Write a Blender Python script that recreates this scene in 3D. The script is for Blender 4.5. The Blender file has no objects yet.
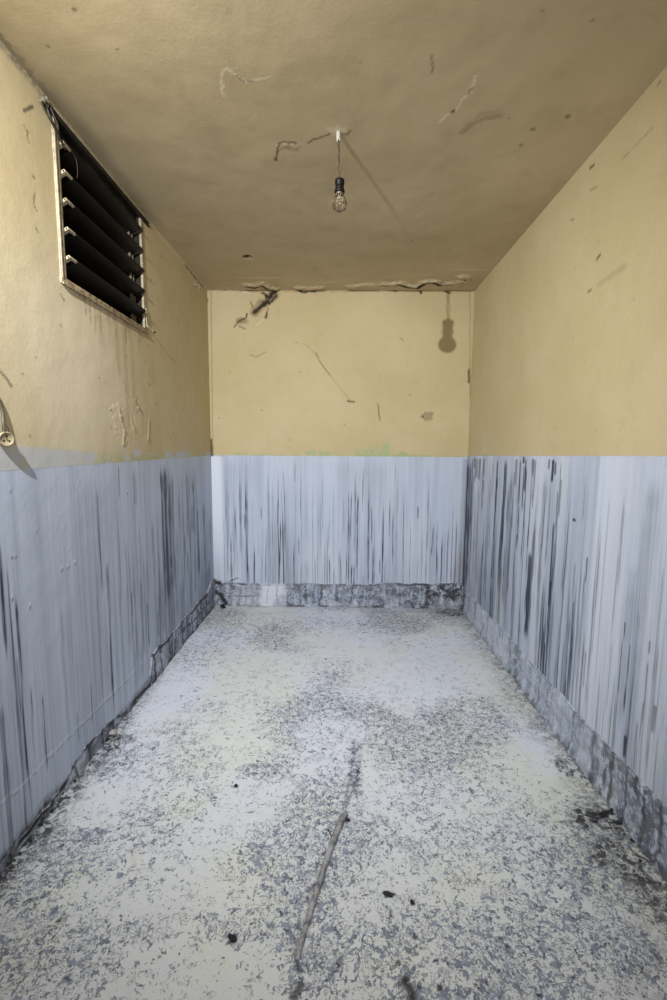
import bpy, bmesh, math
import numpy as np
from mathutils import Vector, Matrix

# ------------------------------------------------------------------ camera, world, lights, exposure
FPX, PITCH, YAW, ROLL = 444.14, 0.113683, -0.012100, 0.0077608
XL, XR, YB, YF, H = -1.0656, 1.0607, 3.698, -0.75, 2.6
CAMZ = H - 1.2558
sc = bpy.context.scene
COL = sc.collection

def cam_axes():
    cp, sp = math.cos(PITCH), math.sin(PITCH); cy, sy = math.cos(YAW), math.sin(YAW)
    right = Vector((cy, -sy, 0)); fwd = Vector((sy*cp, cy*cp, -sp)); up = right.cross(fwd)
    cr, sr = math.cos(ROLL), math.sin(ROLL)
    return right*cr + up*sr, up*cr - right*sr, fwd
AR, AU, AF = cam_axes()
cam_d = bpy.data.cameras.new('camera'); cam = bpy.data.objects.new('camera', cam_d); COL.objects.link(cam)
cam_d.sensor_fit = 'VERTICAL'; cam_d.sensor_height = 36; cam_d.sensor_width = 24
cam_d.lens = FPX/1000*36; cam_d.clip_start = 0.01
M = Matrix((( AR.x, AU.x, -AF.x, 0), (AR.y, AU.y, -AF.y, 0), (AR.z, AU.z, -AF.z, CAMZ), (0, 0, 0, 1)))
cam.matrix_world = M
sc.camera = cam

w = bpy.data.worlds.new('night'); sc.world = w; w.use_nodes = True
w.node_tree.nodes['Background'].inputs[0].default_value = (0.5, 0.6, 0.8, 1)
w.node_tree.nodes['Background'].inputs[1].default_value = 0.002

LAMP = (-0.80, 0.31, 2.47)
ld = bpy.data.lights.new('work_lamp_light', 'SPOT'); ld.energy = 150; ld.color = (0.97, 0.98, 1.0); ld.shadow_soft_size = 0.010
ld.spot_size = math.radians(112); ld.spot_blend = 1.0
lo = bpy.data.objects.new('work_lamp_light', ld); COL.objects.link(lo); lo.location = LAMP
lo.rotation_euler = (Vector((0.10, 3.6, 0.80))-Vector(LAMP)).to_track_quat('-Z', 'Y').to_euler()
ad = bpy.data.lights.new('fill_light', 'AREA'); ad.shape = 'RECTANGLE'; ad.size = 0.85; ad.size_y = 2.0  # added soft fill behind the camera, not an actual source in the doorway
ad.energy = 9.0; ad.color = (0.96, 0.97, 1.0)
ao = bpy.data.objects.new('fill_light', ad); COL.objects.link(ao); ao.location = (0.1, YF-0.12, 1.02)
ao.rotation_euler = (math.radians(90), 0, 0)
sc.view_settings.view_transform = 'Standard'; sc.view_settings.look = 'None'
sc.view_settings.gamma = 1; sc.view_settings.use_curve_mapping = False
sc.view_settings.exposure = 1.25

# ------------------------------------------------------------------ helpers
def ray(u, v): return AF + AR*((u-333.5)/FPX) - AU*((v-500)/FPX)
def onp(u, v, ax, val):                       # where the sight line through a photo point meets a plane of the room
    d = ray(u, v); o = (0, 0, CAMZ); t = (val-o[ax])/d[ax]
    return (d.x*t, d.y*t, CAMZ+d.z*t)
def pL(u, v): p = onp(u, v, 0, XL); return (p[1], p[2])
def pR(u, v): p = onp(u, v, 0, XR); return (p[1], p[2])
def pB(u, v): p = onp(u, v, 1, YB); return (p[0], p[2])
def pC(u, v): p = onp(u, v, 2, H); return (p[0], p[1])
def pF(u, v): p = onp(u, v, 2, 0.0); return (p[0], p[1])

def vnoise(x, y, seed=0):
    xi = np.floor(x).astype(np.int64); yi = np.floor(y).astype(np.int64); fx = x-xi; fy = y-yi
    fx = fx*fx*(3-2*fx); fy = fy*fy*(3-2*fy)
    def h(a, b):
        n = (a*374761393 + b*668265263 + seed*974634777) & 0xffffffff
        n = ((n ^ (n >> 13))*1274126177) & 0xffffffff
        n = n ^ (n >> 16)
        return (n & 0xffffff)/float(0xffffff)
    return (h(xi, yi)*(1-fx)+h(xi+1, yi)*fx)*(1-fy)+(h(xi, yi+1)*(1-fx)+h(xi+1, yi+1)*fx)*fy
def fbm(x, y, seed=0, octv=4, g=0.5):
    s = 0; a = 1; t = 0
    for i in range(octv):
        s = s+a*vnoise(x*2**i+i*17.3, y*2**i-i*9.1, seed+i*31); t += a; a *= g
    return s/t
def sstep(a, b, x):
    t = np.clip((x-a)/(b-a), 0, 1); return t*t*(3-2*t)

def tag(o, label=None, cat=None, group=None, kind=None):
    if label: o['label'] = label
    if cat: o['category'] = cat
    if group: o['group'] = group
    if kind: o['kind'] = kind
    return o

class Field:
    """a rectangular sheet of fine geometry with painted wear and shade attributes"""
    def __init__(s, us, vs):
        s.us = np.asarray(us); s.vs = np.asarray(vs)
        s.U, s.V = np.meshgrid(s.us, s.vs)
        s.h = np.zeros_like(s.U); s.a = {}; s.hole = None
    def att(s, n):
        if n not in s.a: s.a[n] = np.zeros_like(s.U)
        return s.a[n]
    def box(s, u0, u1, v0, v1):
        i0 = max(0, np.searchsorted(s.us, u0)-1); i1 = min(len(s.us), np.searchsorted(s.us, u1)+1)
        j0 = max(0, np.searchsorted(s.vs, v0)-1); j1 = min(len(s.vs), np.searchsorted(s.vs, v1)+1)
        return slice(j0, j1), slice(i0, i1)
    def line(s, n, pts, width, val=1.0, w2=None, wob=0.0, seed=1, soft=1.0, mode='max'):
        """polyline stroke; width tapers to w2; wob = edge wobble in metres"""
        pts = [tuple(p) for p in pts]; w2 = width if w2 is None else w2
        L = [0]
        for a, b in zip(pts, pts[1:]): L.append(L[-1]+math.hypot(b[0]-a[0], b[1]-a[1]))
        T = L[-1] or 1
        A = s.att(n) if n != 'h' else s.h
        for k, (a, b) in enumerate(zip(pts, pts[1:])):
            m = max(width, w2)*2+wob*2+0.004
            sl = s.box(min(a[0], b[0])-m, max(a[0], b[0])+m, min(a[1], b[1])-m, max(a[1], b[1])+m)
            U, V = s.U[sl], s.V[sl]
            if U.size == 0: continue
            if wob:
                U = U+(fbm(U*60, V*60, seed, 3)-0.5)*2*wob; V = V+(fbm(U*60+50, V*60, seed+5, 3)-0.5)*2*wob
            dx, dy = b[0]-a[0], b[1]-a[1]; q = dx*dx+dy*dy+1e-12
            t = np.clip(((U-a[0])*dx+(V-a[1])*dy)/q, 0, 1)
            d = np.hypot(U-a[0]-t*dx, V-a[1]-t*dy)
            tt = (L[k]+t*(L[k+1]-L[k]))/T
            ww = width+(w2-width)*tt
            f = val*np.clip(1.5-d/np.maximum(ww, 1e-4)*soft, 0, 1)
            if mode == 'max': A[sl] = np.maximum(A[sl], f)
            elif mode == 'min': A[sl] = np.minimum(A[sl], -f)
            else: A[sl] += f
    def blob(s, n, c, ru, rv, val=1.0, wob=0.5, seed=3, freq=3.0, soft=0.35, mode='max'):
        A = s.att(n) if n != 'h' else s.h
        sl = s.box(c[0]-ru*2, c[0]+ru*2, c[1]-rv*2, c[1]+rv*2)
        U, V = s.U[sl], s.V[sl]
        if U.size == 0: return
        r = np.hypot((U-c[0])/ru, (V-c[1])/rv)+(fbm(U*freq/ru, V*freq/rv, seed, 4)-0.5)*2*wob
        f = val*sstep(1+soft, 1-soft, r)
        if mode == 'max': A[sl] = np.maximum(A[sl], f)
        elif mode == 'min': A[sl] = np.minimum(A[sl], -f)
        else: A[sl] += f
    def drip(s, u, v0, v1, width, val=1.0, fade=0.35, seed=0, n='streak'):
        """a vertical run of dirty water from height v0 down to v1"""
        A = s.att(n)
        sl = s.box(u-width*2-0.01, u+width*2+0.01, v1, v0)
        U, V = s.U[sl], s.V[sl]
        if U.size == 0: return
        t = (v0-V)/max(v0-v1, 1e-3)
        cu = u+(vnoise(V*3+seed*7.1, V*0+seed, seed)-0.5)*0.010
        ww = width*(0.55+0.9*vnoise(V*9+seed*3.3, V*0+2.5, seed+3))
        f = np.clip(1.9-np.abs(U-cu)/ww, 0, 1)*val*sstep(0, fade, t)*sstep(0, 0.22, 1-t)*(0.62+0.38*vnoise(V*16, U*0+seed, seed+9))
        A[sl] = np.maximum(A[sl], f)
    def build(s, name, P, N, mat, parent=None, kind=None, flip=False):
        nv, nu = s.U.shape
        X = np.stack([P[0](s.U, s.V), P[1](s.U, s.V), P[2](s.U, s.V)], -1)+s.h[..., None]*np.array(N)
        idx = np.arange(nv*nu).reshape(nv, nu)
        q = np.stack([idx[:-1, :-1], idx[:-1, 1:], idx[1:, 1:], idx[1:, :-1]], -1).reshape(-1, 4)
        if s.hole:
            cu = (s.U[:-1, :-1]+s.U[1:, 1:]).ravel()/2; cv = (s.V[:-1, :-1]+s.V[1:, 1:]).ravel()/2
            a, b, c, d = s.hole
            q = q[~((cu > a) & (cu < b) & (cv > c) & (cv < d))]
        if flip: q = q[:, ::-1]
        me = bpy.data.meshes.new(name)
        me.vertices.add(nv*nu); me.vertices.foreach_set('co', X.astype(np.float32).ravel())
        me.loops.add(q.size); me.loops.foreach_set('vertex_index', q.astype(np.int32).ravel())
        me.polygons.add(len(q)); me.polygons.foreach_set('loop_start', np.arange(0, q.size, 4, dtype=np.int32))
        me.update(calc_edges=True)
        me.polygons.foreach_set('use_smooth', np.ones(len(q), bool))
        for n, A in s.a.items():
            at = me.attributes.new(n, 'FLOAT', 'POINT'); at.data.foreach_set('value', A.astype(np.float32).ravel())
        me.materials.append(mat); me.validate()
        o = bpy.data.objects.new(name, me); COL.objects.link(o); o.parent = parent
        if kind: o['kind'] = kind
        return o

def axis(pieces):                              # [(start, end, step), ...] -> grid lines
    r = []
    for a, b, st in pieces:
        n = max(1, int(round((b-a)/st))); r += list(np.linspace(a, b, n+1)[:-1])
    return np.array(r+[pieces[-1][1]])

# ---- node helpers
class NT:
    def __init__(s, name):
        s.m = bpy.data.materials.new(name); s.m.use_nodes = True; s.t = s.m.node_tree
        s.b = s.t.nodes['Principled BSDF']
    def n(s, ty, **k):
        o = s.t.nodes.new(ty)
        for a, b in k.items(): setattr(o, a, b)
        return o
    def L(s, a, b): s.t.links.new(a, b)
    def put(s, sock, v):
        if isinstance(v, bpy.types.NodeSocket): s.L(v, sock)
        elif isinstance(v, (tuple, list)) and len(v) == 3 and sock.type == 'RGBA': sock.default_value = (*v, 1)
        else: sock.default_value = v
    def math(s, op, a, b=0.0, clamp=False):
        o = s.n('ShaderNodeMath', operation=op, use_clamp=clamp); s.put(o.inputs[0], a); s.put(o.inputs[1], b); return o.outputs[0]
    def mix(s, f, a, b, bt='MIX'):
        o = s.n('ShaderNodeMix', data_type='RGBA', blend_type=bt)
        s.put(o.inputs[0], f); s.put(o.inputs[6], a); s.put(o.inputs[7], b); return o.outputs[2]
    def noise(s, vec, scale, detail=3, rough=0.55, dist=0.0):
        o = s.n('ShaderNodeTexNoise'); s.L(vec, o.inputs['Vector']); o.inputs['Scale'].default_value = scale
        o.inputs['Detail'].default_value = detail; o.inputs['Roughness'].default_value = rough; o.inputs['Distortion'].default_value = dist
        return o.outputs['Fac']
    def ss(s, x, lo, hi):                      # smooth threshold
        o = s.n('ShaderNodeMapRange', interpolation_type='SMOOTHSTEP'); s.put(o.inputs[0], x); s.put(o.inputs[1], lo); s.put(o.inputs[2], hi); return o.outputs[0]
    def attr(s, n): o = s.n('ShaderNodeAttribute', attribute_name=n); return o.outputs['Fac']
    def scalev(s, v, sc_, off=(0, 0, 0)):
        o = s.n('ShaderNodeMapping'); s.L(v, o.inputs[0]); o.inputs[3].default_value = sc_; o.inputs[1].default_value = off; return o.outputs[0]
    def bump(s, h, dist, strength=1.0, nrm=None):
        o = s.n('ShaderNodeBump'); o.inputs['Strength'].default_value = strength; o.inputs['Distance'].default_value = dist
        s.L(h, o.inputs['Height'])
        if nrm: s.L(nrm, o.inputs['Normal'])
        return o.outputs[0]

def simple(name, col, rough=0.5, metal=0.0, noise=0.15, nscale=60, dark=None, bump=0.0, spec=.5):
    t = NT(name); t.b.inputs['Specular IOR Level'].default_value = spec; c = t.n('ShaderNodeTexCoord').outputs['Object']
    f = t.ss(t.noise(c, nscale, 4), 0.35, 0.7)
    d = dark or tuple(x*(1-noise*2) for x in col)
    t.put(t.b.inputs['Base Color'], t.mix(f, col, d)); t.b.inputs['Roughness'].default_value = rough; t.b.inputs['Metallic'].default_value = metal
    if bump: t.L(t.bump(t.noise(c, nscale*3, 3), bump), t.b.inputs['Normal'])
    return t.m

CREAM = (0.50, 0.410, 0.230); CREAM2 = (0.545, 0.455, 0.275)
BLUE = (0.475, 0.535, 0.655); BLUE2 = (0.405, 0.46, 0.57)

def wall_mat(name, run, z0, slope, streak_gain=1.0, fine=0.25, lower=(BLUE, BLUE2), seed=0.0, rough=0.0016):
    """cream upper paint, blue-grey gloss lower paint with dirty runs. run = axis of the wall's length (0 = x, 1 = y)"""
    t = NT(name); g = t.n('ShaderNodeNewGeometry').outputs['Position']
    g = t.scalev(g, (1, 1, 1), (seed, seed, 0))
    sep = t.n('ShaderNodeSeparateXYZ'); t.L(t.n('ShaderNodeNewGeometry').outputs['Position'], sep.inputs[0])
    u = sep.outputs[run]; z = sep.outputs[2]
    line = t.math('ADD', t.math('MULTIPLY', u, slope), z0)
    ab = t.math('SUBTRACT', z, line)                          # height above the paint line
    jit = t.math('MULTIPLY', t.math('SUBTRACT', t.noise(g, 25, 3), 0.5), 0.010)
    up = t.ss(t.math('ADD', ab, jit), -0.002, 0.002)
    # cream
    big = t.noise(g, 1.6, 4, 0.6); mid = t.noise(g, 9, 5, 0.65)
    cc = t.mix(t.ss(big, 0.35, 0.7), CREAM, CREAM2)
    cc = t.mix(t.math('MULTIPLY', t.ss(mid, 0.5, 0.85), 0.35), cc, (0.40, 0.31, 0.18))
    speck = t.ss(t.noise(g, 55, 2, 0.5), 0.73, 0.77)
    cc = t.mix(t.math('MULTIPLY', speck, 0.45), cc, (0.24, 0.17, 0.09))
    cc = t.mix(t.attr('pale'), cc, (0.68, 0.60, 0.44))
    cc = t.mix(t.attr('tan'), cc, (0.27, 0.20, 0.11))
    # old green paint peeping out above the line
    gr = t.math('MULTIPLY', t.ss(t.noise(g, 42, 4, 0.6), 0.40, 0.50), t.attr('green'))
    cc = t.mix(gr, cc, (0.36, 0.415, 0.225))
    cc = t.mix(t.math('MULTIPLY', t.attr('oldblue'), t.ss(t.noise(g, 28, 4, .6), 0.30, 0.42)), cc, (0.47, 0.49, 0.51))
    # blue
    st = t.scalev(g, ((1, 1, 0.02) if True else 0))
    s1 = t.noise(t.scalev(g, (60, 60, 0.9)), 1.0, 4, 0.6); s2 = t.noise(t.scalev(g, (14, 14, 0.35)), 1.0, 3, 0.6)
    s3 = t.noise(t.scalev(g, (170, 170, 2.2)), 1.0, 2, 0.5)
    bc = t.mix(t.ss(s2, 0.38, 0.66), lower[0], lower[1])
    bc = t.mix(t.math('MULTIPLY', t.ss(s1, 0.50, 0.72), fine*1.0), bc, (0.20, 0.235, 0.30))
    bc = t.mix(t.math('MULTIPLY', t.ss(s3, 0.60, 0.72), fine*1.3), bc, (0.10, 0.12, 0.15))
    bc = t.mix(t.math('MULTIPLY', t.ss(s3, 0.45, 0.2), fine*1.2), bc, (0.68, 0.72, 0.80))
    # broad wash of dirt, broken into threads
    wash = t.math('MULTIPLY', t.attr('wash'), t.math('ADD', 0.35, t.math('MULTIPLY', t.ss(s1, 0.33, 0.62), 0.65)))
    bc = t.mix(t.math('MULTIPLY', wash, 0.85, True), bc, (0.075, 0.085, 0.11))
    bc = t.mix(t.math('MULTIPLY', t.math('MULTIPLY', t.attr('streak'), t.math('ADD', .75, t.math('MULTIPLY', t.ss(s3, .38, .55), .75))), streak_gain, True), bc, (0.028, 0.038, 0.060))
    bc = t.mix(t.math('MULTIPLY', t.attr('white'), 0.8), bc, (0.74, 0.77, 0.84))
    base = t.mix(up, bc, cc)
    gk = t.math('MULTIPLY', t.attr('grime_shade'), t.math('ADD', 0.3, t.math('MULTIPLY', t.ss(t.noise(g, 48, 4, .65), 0.36, 0.6), 0.7)), True)
    base = t.mix(gk, base, (0.045, 0.045, 0.05))
    base = t.mix(t.attr('crack'), base, (0.028, 0.020, 0.013))
    t.put(t.b.inputs['Base Color'], base)
    t.put(t.b.inputs['Roughness'], t.math('ADD', t.math('MULTIPLY', up, 0.3), 0.52))
    t.b.inputs['Specular IOR Level'].default_value = 0.35
    hb = t.math('ADD', t.noise(g, 75, 4, 0.6), t.math('MULTIPLY', t.noise(g, 14, 3), 1.5))
    hb = t.math('ADD', hb, t.math('MULTIPLY', up, 0.5))
    t.L(t.bump(hb, rough, 0.8), t.b.inputs['Normal'])
    return t.m

def no_nan(f):
    for k in ('pale', 'tan', 'green', 'oldblue', 'wash', 'streak', 'white', 'grime_shade', 'crack'): f.att(k)

def edge(x, a, b, d=0.05):                     # 0 at both ends of a run, 1 inside
    return sstep(0, d, x-a)*sstep(0, d, b-x)

def px(f, pts): return [f(*p) for p in pts]

# ================================================================== STRUCTURE
ZLB, ZLL0, ZLLs, ZLR0, ZLRs = 1.288, 1.2565, 0.0080, 1.352, -0.0145      # paint line heights
# ------------------------------------------------------------------ back wall
B = Field(axis([(XL, XR, 0.0033)]), axis([(0, H, 0.0075)])); no_nan(B)
rng = np.random.RandomState(4)
U, V = B.U, B.V
B.h += (fbm(U*4, V*4, 11, 4)-0.5)*0.006*edge(U, XL, XR, .08)*edge(V, 0, H, .08)
for k in range(105):                            # thin runs all over the lower wall
    u = XL+0.03+rng.rand()*(XR-XL-0.06); top = 1.28-rng.rand()**0.8*1.0; ln = 0.15+rng.rand()*0.8
    B.drip(u, top, max(0.17, top-ln), 0.0016+rng.rand()*0.002, 0.18+0.65*rng.rand()**2, seed=k)
for x, y0, y1, wd, va in [(278, 462, 600, 3.5, .8), (283, 500, 604, 4, .8), (284, 460, 560, 3, .6), (223, 505, 600, 3, .7), (226, 470, 590, 3, .55), (247, 520, 580, 4, .8), (254, 540, 590, 4, .7),
        (240, 460, 560, 9, .42), (246, 458, 600, 8, .4), (301, 560, 600, 4, .8), (328, 520, 604, 5, .8), (349, 500, 590, 3, .7), (355, 465, 560, 10, .4), (354, 560, 590, 4, .8), (358, 490, 530, 4, .9),
        (372, 500, 545, 3.5, .9), (373, 540, 604, 5, .7), (384, 495, 604, 5, .85), (390, 498, 530, 3, .8), (418, 505, 520, 4, .9), (404, 520, 600, 3, .55), (443, 530, 590, 3, .8), (449, 520, 585, 3, .8), (454, 500, 590, 3.5, .9),
        (457, 512, 600, 4, .9), (437, 540, 600, 3, .6), (261, 505, 520, 3, .8), (294, 540, 600, 3, .6), (340, 545, 600, 3, .6), (313, 480, 600, 3, .4), (430, 460, 600, 7, .35), (370, 460, 600, 9, .30), (398, 465, 590, 8, .25), (268, 460, 560, 8, .3)]:
    a = pB(x, y0); b = pB(x, y1); B.drip(a[0], a[1], b[1], wd*0.0008, min(1, va*1.1), seed=x)
wd_ = vnoise(U*5.5, V*0.6+3, 5)
B.a['wash'] = 0.30*sstep(0.55, 0.85, wd_)*sstep(1.29, 1.15, V)+0.10*sstep(.8, 0.2, V)
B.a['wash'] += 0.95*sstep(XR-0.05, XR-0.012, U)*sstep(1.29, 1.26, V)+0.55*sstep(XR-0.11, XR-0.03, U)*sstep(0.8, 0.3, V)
B.a['white'] = 0.85*sstep(XL+0.13, XL+0.05, U)*sstep(1.29, 1.27, V)*sstep(0.25, 0.8, V)+0.25*sstep(.55, .8, vnoise(U*7, V*.8, 77))
d = V-ZLB
B.a['green'] = sstep(-.01, 0.002, d)*sstep(0.020, 0.006, d-0.045*np.clip(fbm(U*9, V*3, 8, 3)-.48, 0, 1)*3)*sstep(.42, .52, vnoise(U*3.1+4, V*0, 9))
B.a['green'] = np.maximum(B.a['green'], .9*sstep(-.004, 0, d)*sstep(.012, .007, d)*sstep(.25, .4, vnoise(U*12, V*0+2, 19)))
B.blob('green', pB(375, 452), 0.16, 0.035, 1.0, .6, 5); B.blob('green', pB(385, 449), 0.06, 0.055, 1.0, .6, 6); B.blob('green', pB(318, 453), 0.16, 0.022, .9, .6, 7); B.blob('green', pB(240, 454), .06, .015, .8, .6, 8)
# missing plaster at the top left, with its holes
B.line('tan', px(pB, [(255, 311), (262, 303), (272, 297), (274, 291)]), 0.03, 0.85, wob=.02, seed=4)
B.line('crack', px(pB, [(254, 311), (260, 306), (267, 301)]), 0.014, 1, 0.018, wob=.01, seed=4)
B.line('h', px(pB, [(254, 311), (260, 306), (268, 300), (275, 294)]), 0.03, 0.02, mode='min', wob=.01)
B.line('crack', px(pB, [(262, 293), (269, 297), (274, 291)]), 0.011, 1, 0.02, wob=.012, seed=7)
B.line('crack', px(pB, [(268, 303), (273, 299), (276, 295)]), 0.008, .9, 0.012, wob=.012, seed=17)
B.line('tan', px(pB, [(266, 317), (268, 308)]), 0.012, 1, 0.006, wob=.008); B.line('crack', px(pB, [(266, 317), (267, 311)]), 0.007, .8, .003, wob=.005)
B.blob('tan', pB(242, 321), 0.045, 0.024, .9, .4, 12, 2); B.line('crack', px(pB, [(234, 327), (239, 321), (246, 318), (247, 314)]), 0.004, .9, .006, wob=.004)
B.line('tan', px(pB, [(239, 326), (245, 329)]), .006, 1); B.line('pale', px(pB, [(256, 325), (262, 321), (266, 316)]), .004, .6)
B.line('crack', px(pB, [(251, 302), (252, 306)]), .006, .7, wob=.004)
for pts, wd2 in [([(299, 291), (305, 293), (309, 291), (316, 291)], .007), ([(290, 289), (300, 290)], .004), ([(205, 289), (250, 290)], .003), ([(420, 290), (421, 293)], .008), ([(436, 290), (470, 291)], .003), ([(445, 291), (450, 293)], .006), ([(391, 290), (396, 291)], .006)]:
    B.line('crack', px(pB, pts), wd2, 1, wob=.006, seed=9)
B.line('tan', px(pB, [(208, 290.5), (472, 290.5)]), .010, .55, wob=.01, seed=3)
B.line('pale', px(pB, [(212, 292), (250, 292.5)]), .004, .7)
# hairlines
for pts, wd2, va in [([(316, 353), (320, 362), (326, 370), (330, 375)], .0042, .65), ([(330, 375), (340, 388), (352, 402)], .003, .35), ([(292, 342), (305, 344), (316, 354)], .003, .3), ([(348, 401), (354, 402)], .008, .7),
        ([(378, 404), (379, 414), (380, 420)], .005, .6), ([(250, 355), (256, 357), (266, 352)], .004, .45), ([(469, 370), (469, 382)], .010, .75), ([(470, 292), (470, 400)], .003, .5), ([(211, 292), (213, 455)], .003, .5), ([(211, 440), (212, 455)], .011, .85),
        ([(436, 333), (437, 345)], .002, .3), ([(400, 338), (403, 340)], .004, .5)]:
    B.line('crack', px(pB, pts), wd2, va, wob=.004, seed=13)
for x, y in [(379, 376), (219, 418), (300, 372), (345, 425), (262, 410), (410, 395), (230, 372), (290, 440)]: B.blob('tan', pB(x, y), .008, .008, .6, .3)
B.blob('tan', pB(427, 416), .052, .040, .75, .55, 21, 2.0, .2); B.blob('pale', pB(426, 416), .022, .016, .4, .3)
B.blob('crack', pB(423, 417), .007, .012, .6, .3); B.blob('h', pB(427, 416), .04, .032, .004, .4, 21, mode='min')
B.blob('oldblue', pB(425, 385), 0.001, 0.001)
B.line('crack', [(XL, 0.205), (XL+0.05, 0.19)], .02, 1, wob=.01)
B.line('crack', px(pB, [(214, 590), (226, 585), (232, 580), (238, 578)]), .008, 1, .004, wob=.006)
mat_back = wall_mat('painted_plaster_back', 0, ZLB, 0.0, 1.1, .20, seed=3.1)
wall_back = B.build('wall_back', (lambda u, v: u, lambda u, v: 0*u+YB, lambda u, v: v), (0, -1, 0), mat_back, kind='structure')

# ------------------------------------------------------------------ left wall
WY0, WY1, WZ0, WZ1 = 1.79, 2.49, 1.985, 2.575
Lw = Field(axis([(YF, 0.9, .15), (0.9, WY0, .006), (WY0, WY1, .0065), (WY1, YB, .006)]), axis([(0, WZ0, .0062), (WZ0, WZ1, .0065), (WZ1, H, .006)])); no_nan(Lw)
Lw.hole = (WY0, WY1, WZ0, WZ1)
U, V = Lw.U, Lw.V
Lw.h += ((fbm(U*3.5, V*3.5, 21, 4)-0.5)*0.0045+(fbm(U*13, V*13, 24, 2)-0.5)*0.0010)*edge(U, YF, YB, .08)*edge(V, 0, H, .06)*(1-.8*sstep(.1, .0, np.maximum(np.maximum(WY0-U, U-WY1), np.maximum(WZ0-V, V-WZ1))))
rng = np.random.RandomState(8)
for k in range(170):
    u = 1.1+rng.rand()**0.8*(YB-1.15); top = 1.26-rng.rand()*1.0; ln = 0.2+rng.rand()*0.9
    Lw.drip(u, top, max(0.05, top-ln), (0.0014+rng.rand()*0.0022)*u*u*.55, 0.06+rng.rand()**2*0.45*sstep(1.7, 2.4, u)+.08*rng.rand(), seed=k+300)
for x0, y0, x1, y1, wd, va in [(162, 462, 165, 625, 6, .9), (166, 462, 168, 620, 9, .85), (170, 475, 172, 615, 9, .7), (173, 470, 175, 600, 5, .6), (160, 560, 160, 640, 5, .7), (183, 470, 184, 600, 4, .45), (198, 505, 199, 585, 5, .8), (190, 520, 191, 600, 3, .6), (204, 500, 205, 580, 4, .6),
        (96, 484, 104, 600, 5, .6), (104, 560, 117, 720, 7, .75), (95, 590, 104, 700, 3, .4), (5, 560, 24, 760, 7, .8), (10, 590, 36, 823, 8, .85), (0, 540, 4, 670, 10, .9), (14, 690, 30, 850, 9, .7), (29, 683, 40, 801, 4, .9), (40, 693, 49, 775, 3.5, .85),
        (18, 655, 22, 720, 3, .8), (90, 683, 93, 725, 3.5, .9), (77, 711, 79, 750, 3, .7), (140, 575, 145, 660, 7, .5), (147, 600, 150, 650, 5, .6), (125, 540, 131, 660, 6, .3), (60, 600, 70, 750, 6, .25), (3, 700, 12, 860, 16, .55), (131, 590, 133, 620, 4, .8), (118, 464, 120, 500, 4, .5), (145, 470, 147, 570, 3, .4)]:
    a = pL(x0, y0); b = pL(x1, y1); Lw.drip((a[0]+b[0])/2, a[1], b[1], wd*0.00026*a[0]**2, min(1, va), .12, seed=int(x0*3+y0))
wn = vnoise(U*6, V*0.5, 31)
Lw.a['wash'] = 0.30*sstep(.5, .85, wn)*sstep(1.27, 1.1, V)+0.45*np.exp(-((U-2.72)/.07)**2)*sstep(1.27, 1.15, V)+0.16*sstep(0.9, 0.3, V)+.30*sstep(1.65, 1.2, U)*sstep(1.0, .3, V)
d = V-(ZLL0+ZLLs*U)
Lw.a['oldblue'] = sstep(-.01, 0, d)*sstep(.078, .055, d+(fbm(U*7, V*9, 5, 3)-.5)*.05+.035*sstep(1.8, 3.0, U))*.9
Lw.a['green'] = 1.0*sstep(-.01, 0, d)*sstep(.09, .03, d+.03*sstep(1.5, 2.6, U))*(0.35+.65*sstep(.45, .6, vnoise(U*4, V*5, 44)))*.6*sstep(1.8, 2.05, U)
Lw.a['oldblue'] *= 1-.95*sstep(.42, .55, fbm(U*9+7, V*11, 45, 3))*sstep(1.75, 2.0, U)
Lw.blob('green', pL(5, 462), .07, .04, 1, .4)
# bubbled, scabby plaster under the window and along the paint line
for x, y, r in [(120, 415, .055), (133, 405, .05), (124, 436, .06), (138, 425, .06), (148, 440, .03)]:
    Lw.blob('h', pL(x, y), r*1.3, r, .0020, .9, int(x), 4, .3, 'max')
for pts, va in [([(119, 409), (120, 416), (124, 430), (123, 445)], .5), ([(134, 400), (138, 408), (142, 413)], .6), ([(149, 420), (148, 440)], .35), ([(131, 420), (135, 432)], .35)]:
    Lw.line('tan', px(pL, pts), .005, va, wob=.01, seed=31); Lw.line('h', px(pL, pts), .006, .003, mode='add', wob=.006)
Lw.blob('pale', pL(80, 365), .42, .40, .75, .35, 41, 1.2, .7); Lw.blob('pale', pL(55, 360), .14, .13, .5, .35, 42, 1.2, .7)  # the lamp's bright pool on this wall, put into the colour
for x, y0, y1, va in [(124, 320, 445, .35), (131, 325, 415, .3), (116, 318, 380, .3), (100, 312, 350, .25)]:
    a = pL(x, y0); b = pL(x, y1); Lw.drip(a[0], a[1], b[1], .012, va, .1, x, 'tan')
rr = np.exp(-((V-WZ0+.02)/.035)**2)*sstep(WY0, WY0+.1, U)*sstep(WY1+.05, WY1-.1, U)
Lw.a['grime_shade'] = .55*rr*sstep(.35, .7, fbm(U*20, V*12, 61, 3))
for k in range(16): Lw.drip(WY0+.1+rng.rand()*.6, WZ0, WZ0-.05-rng.rand()*.12, .004, .5, .05, k+900, 'grime_shade')
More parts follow.
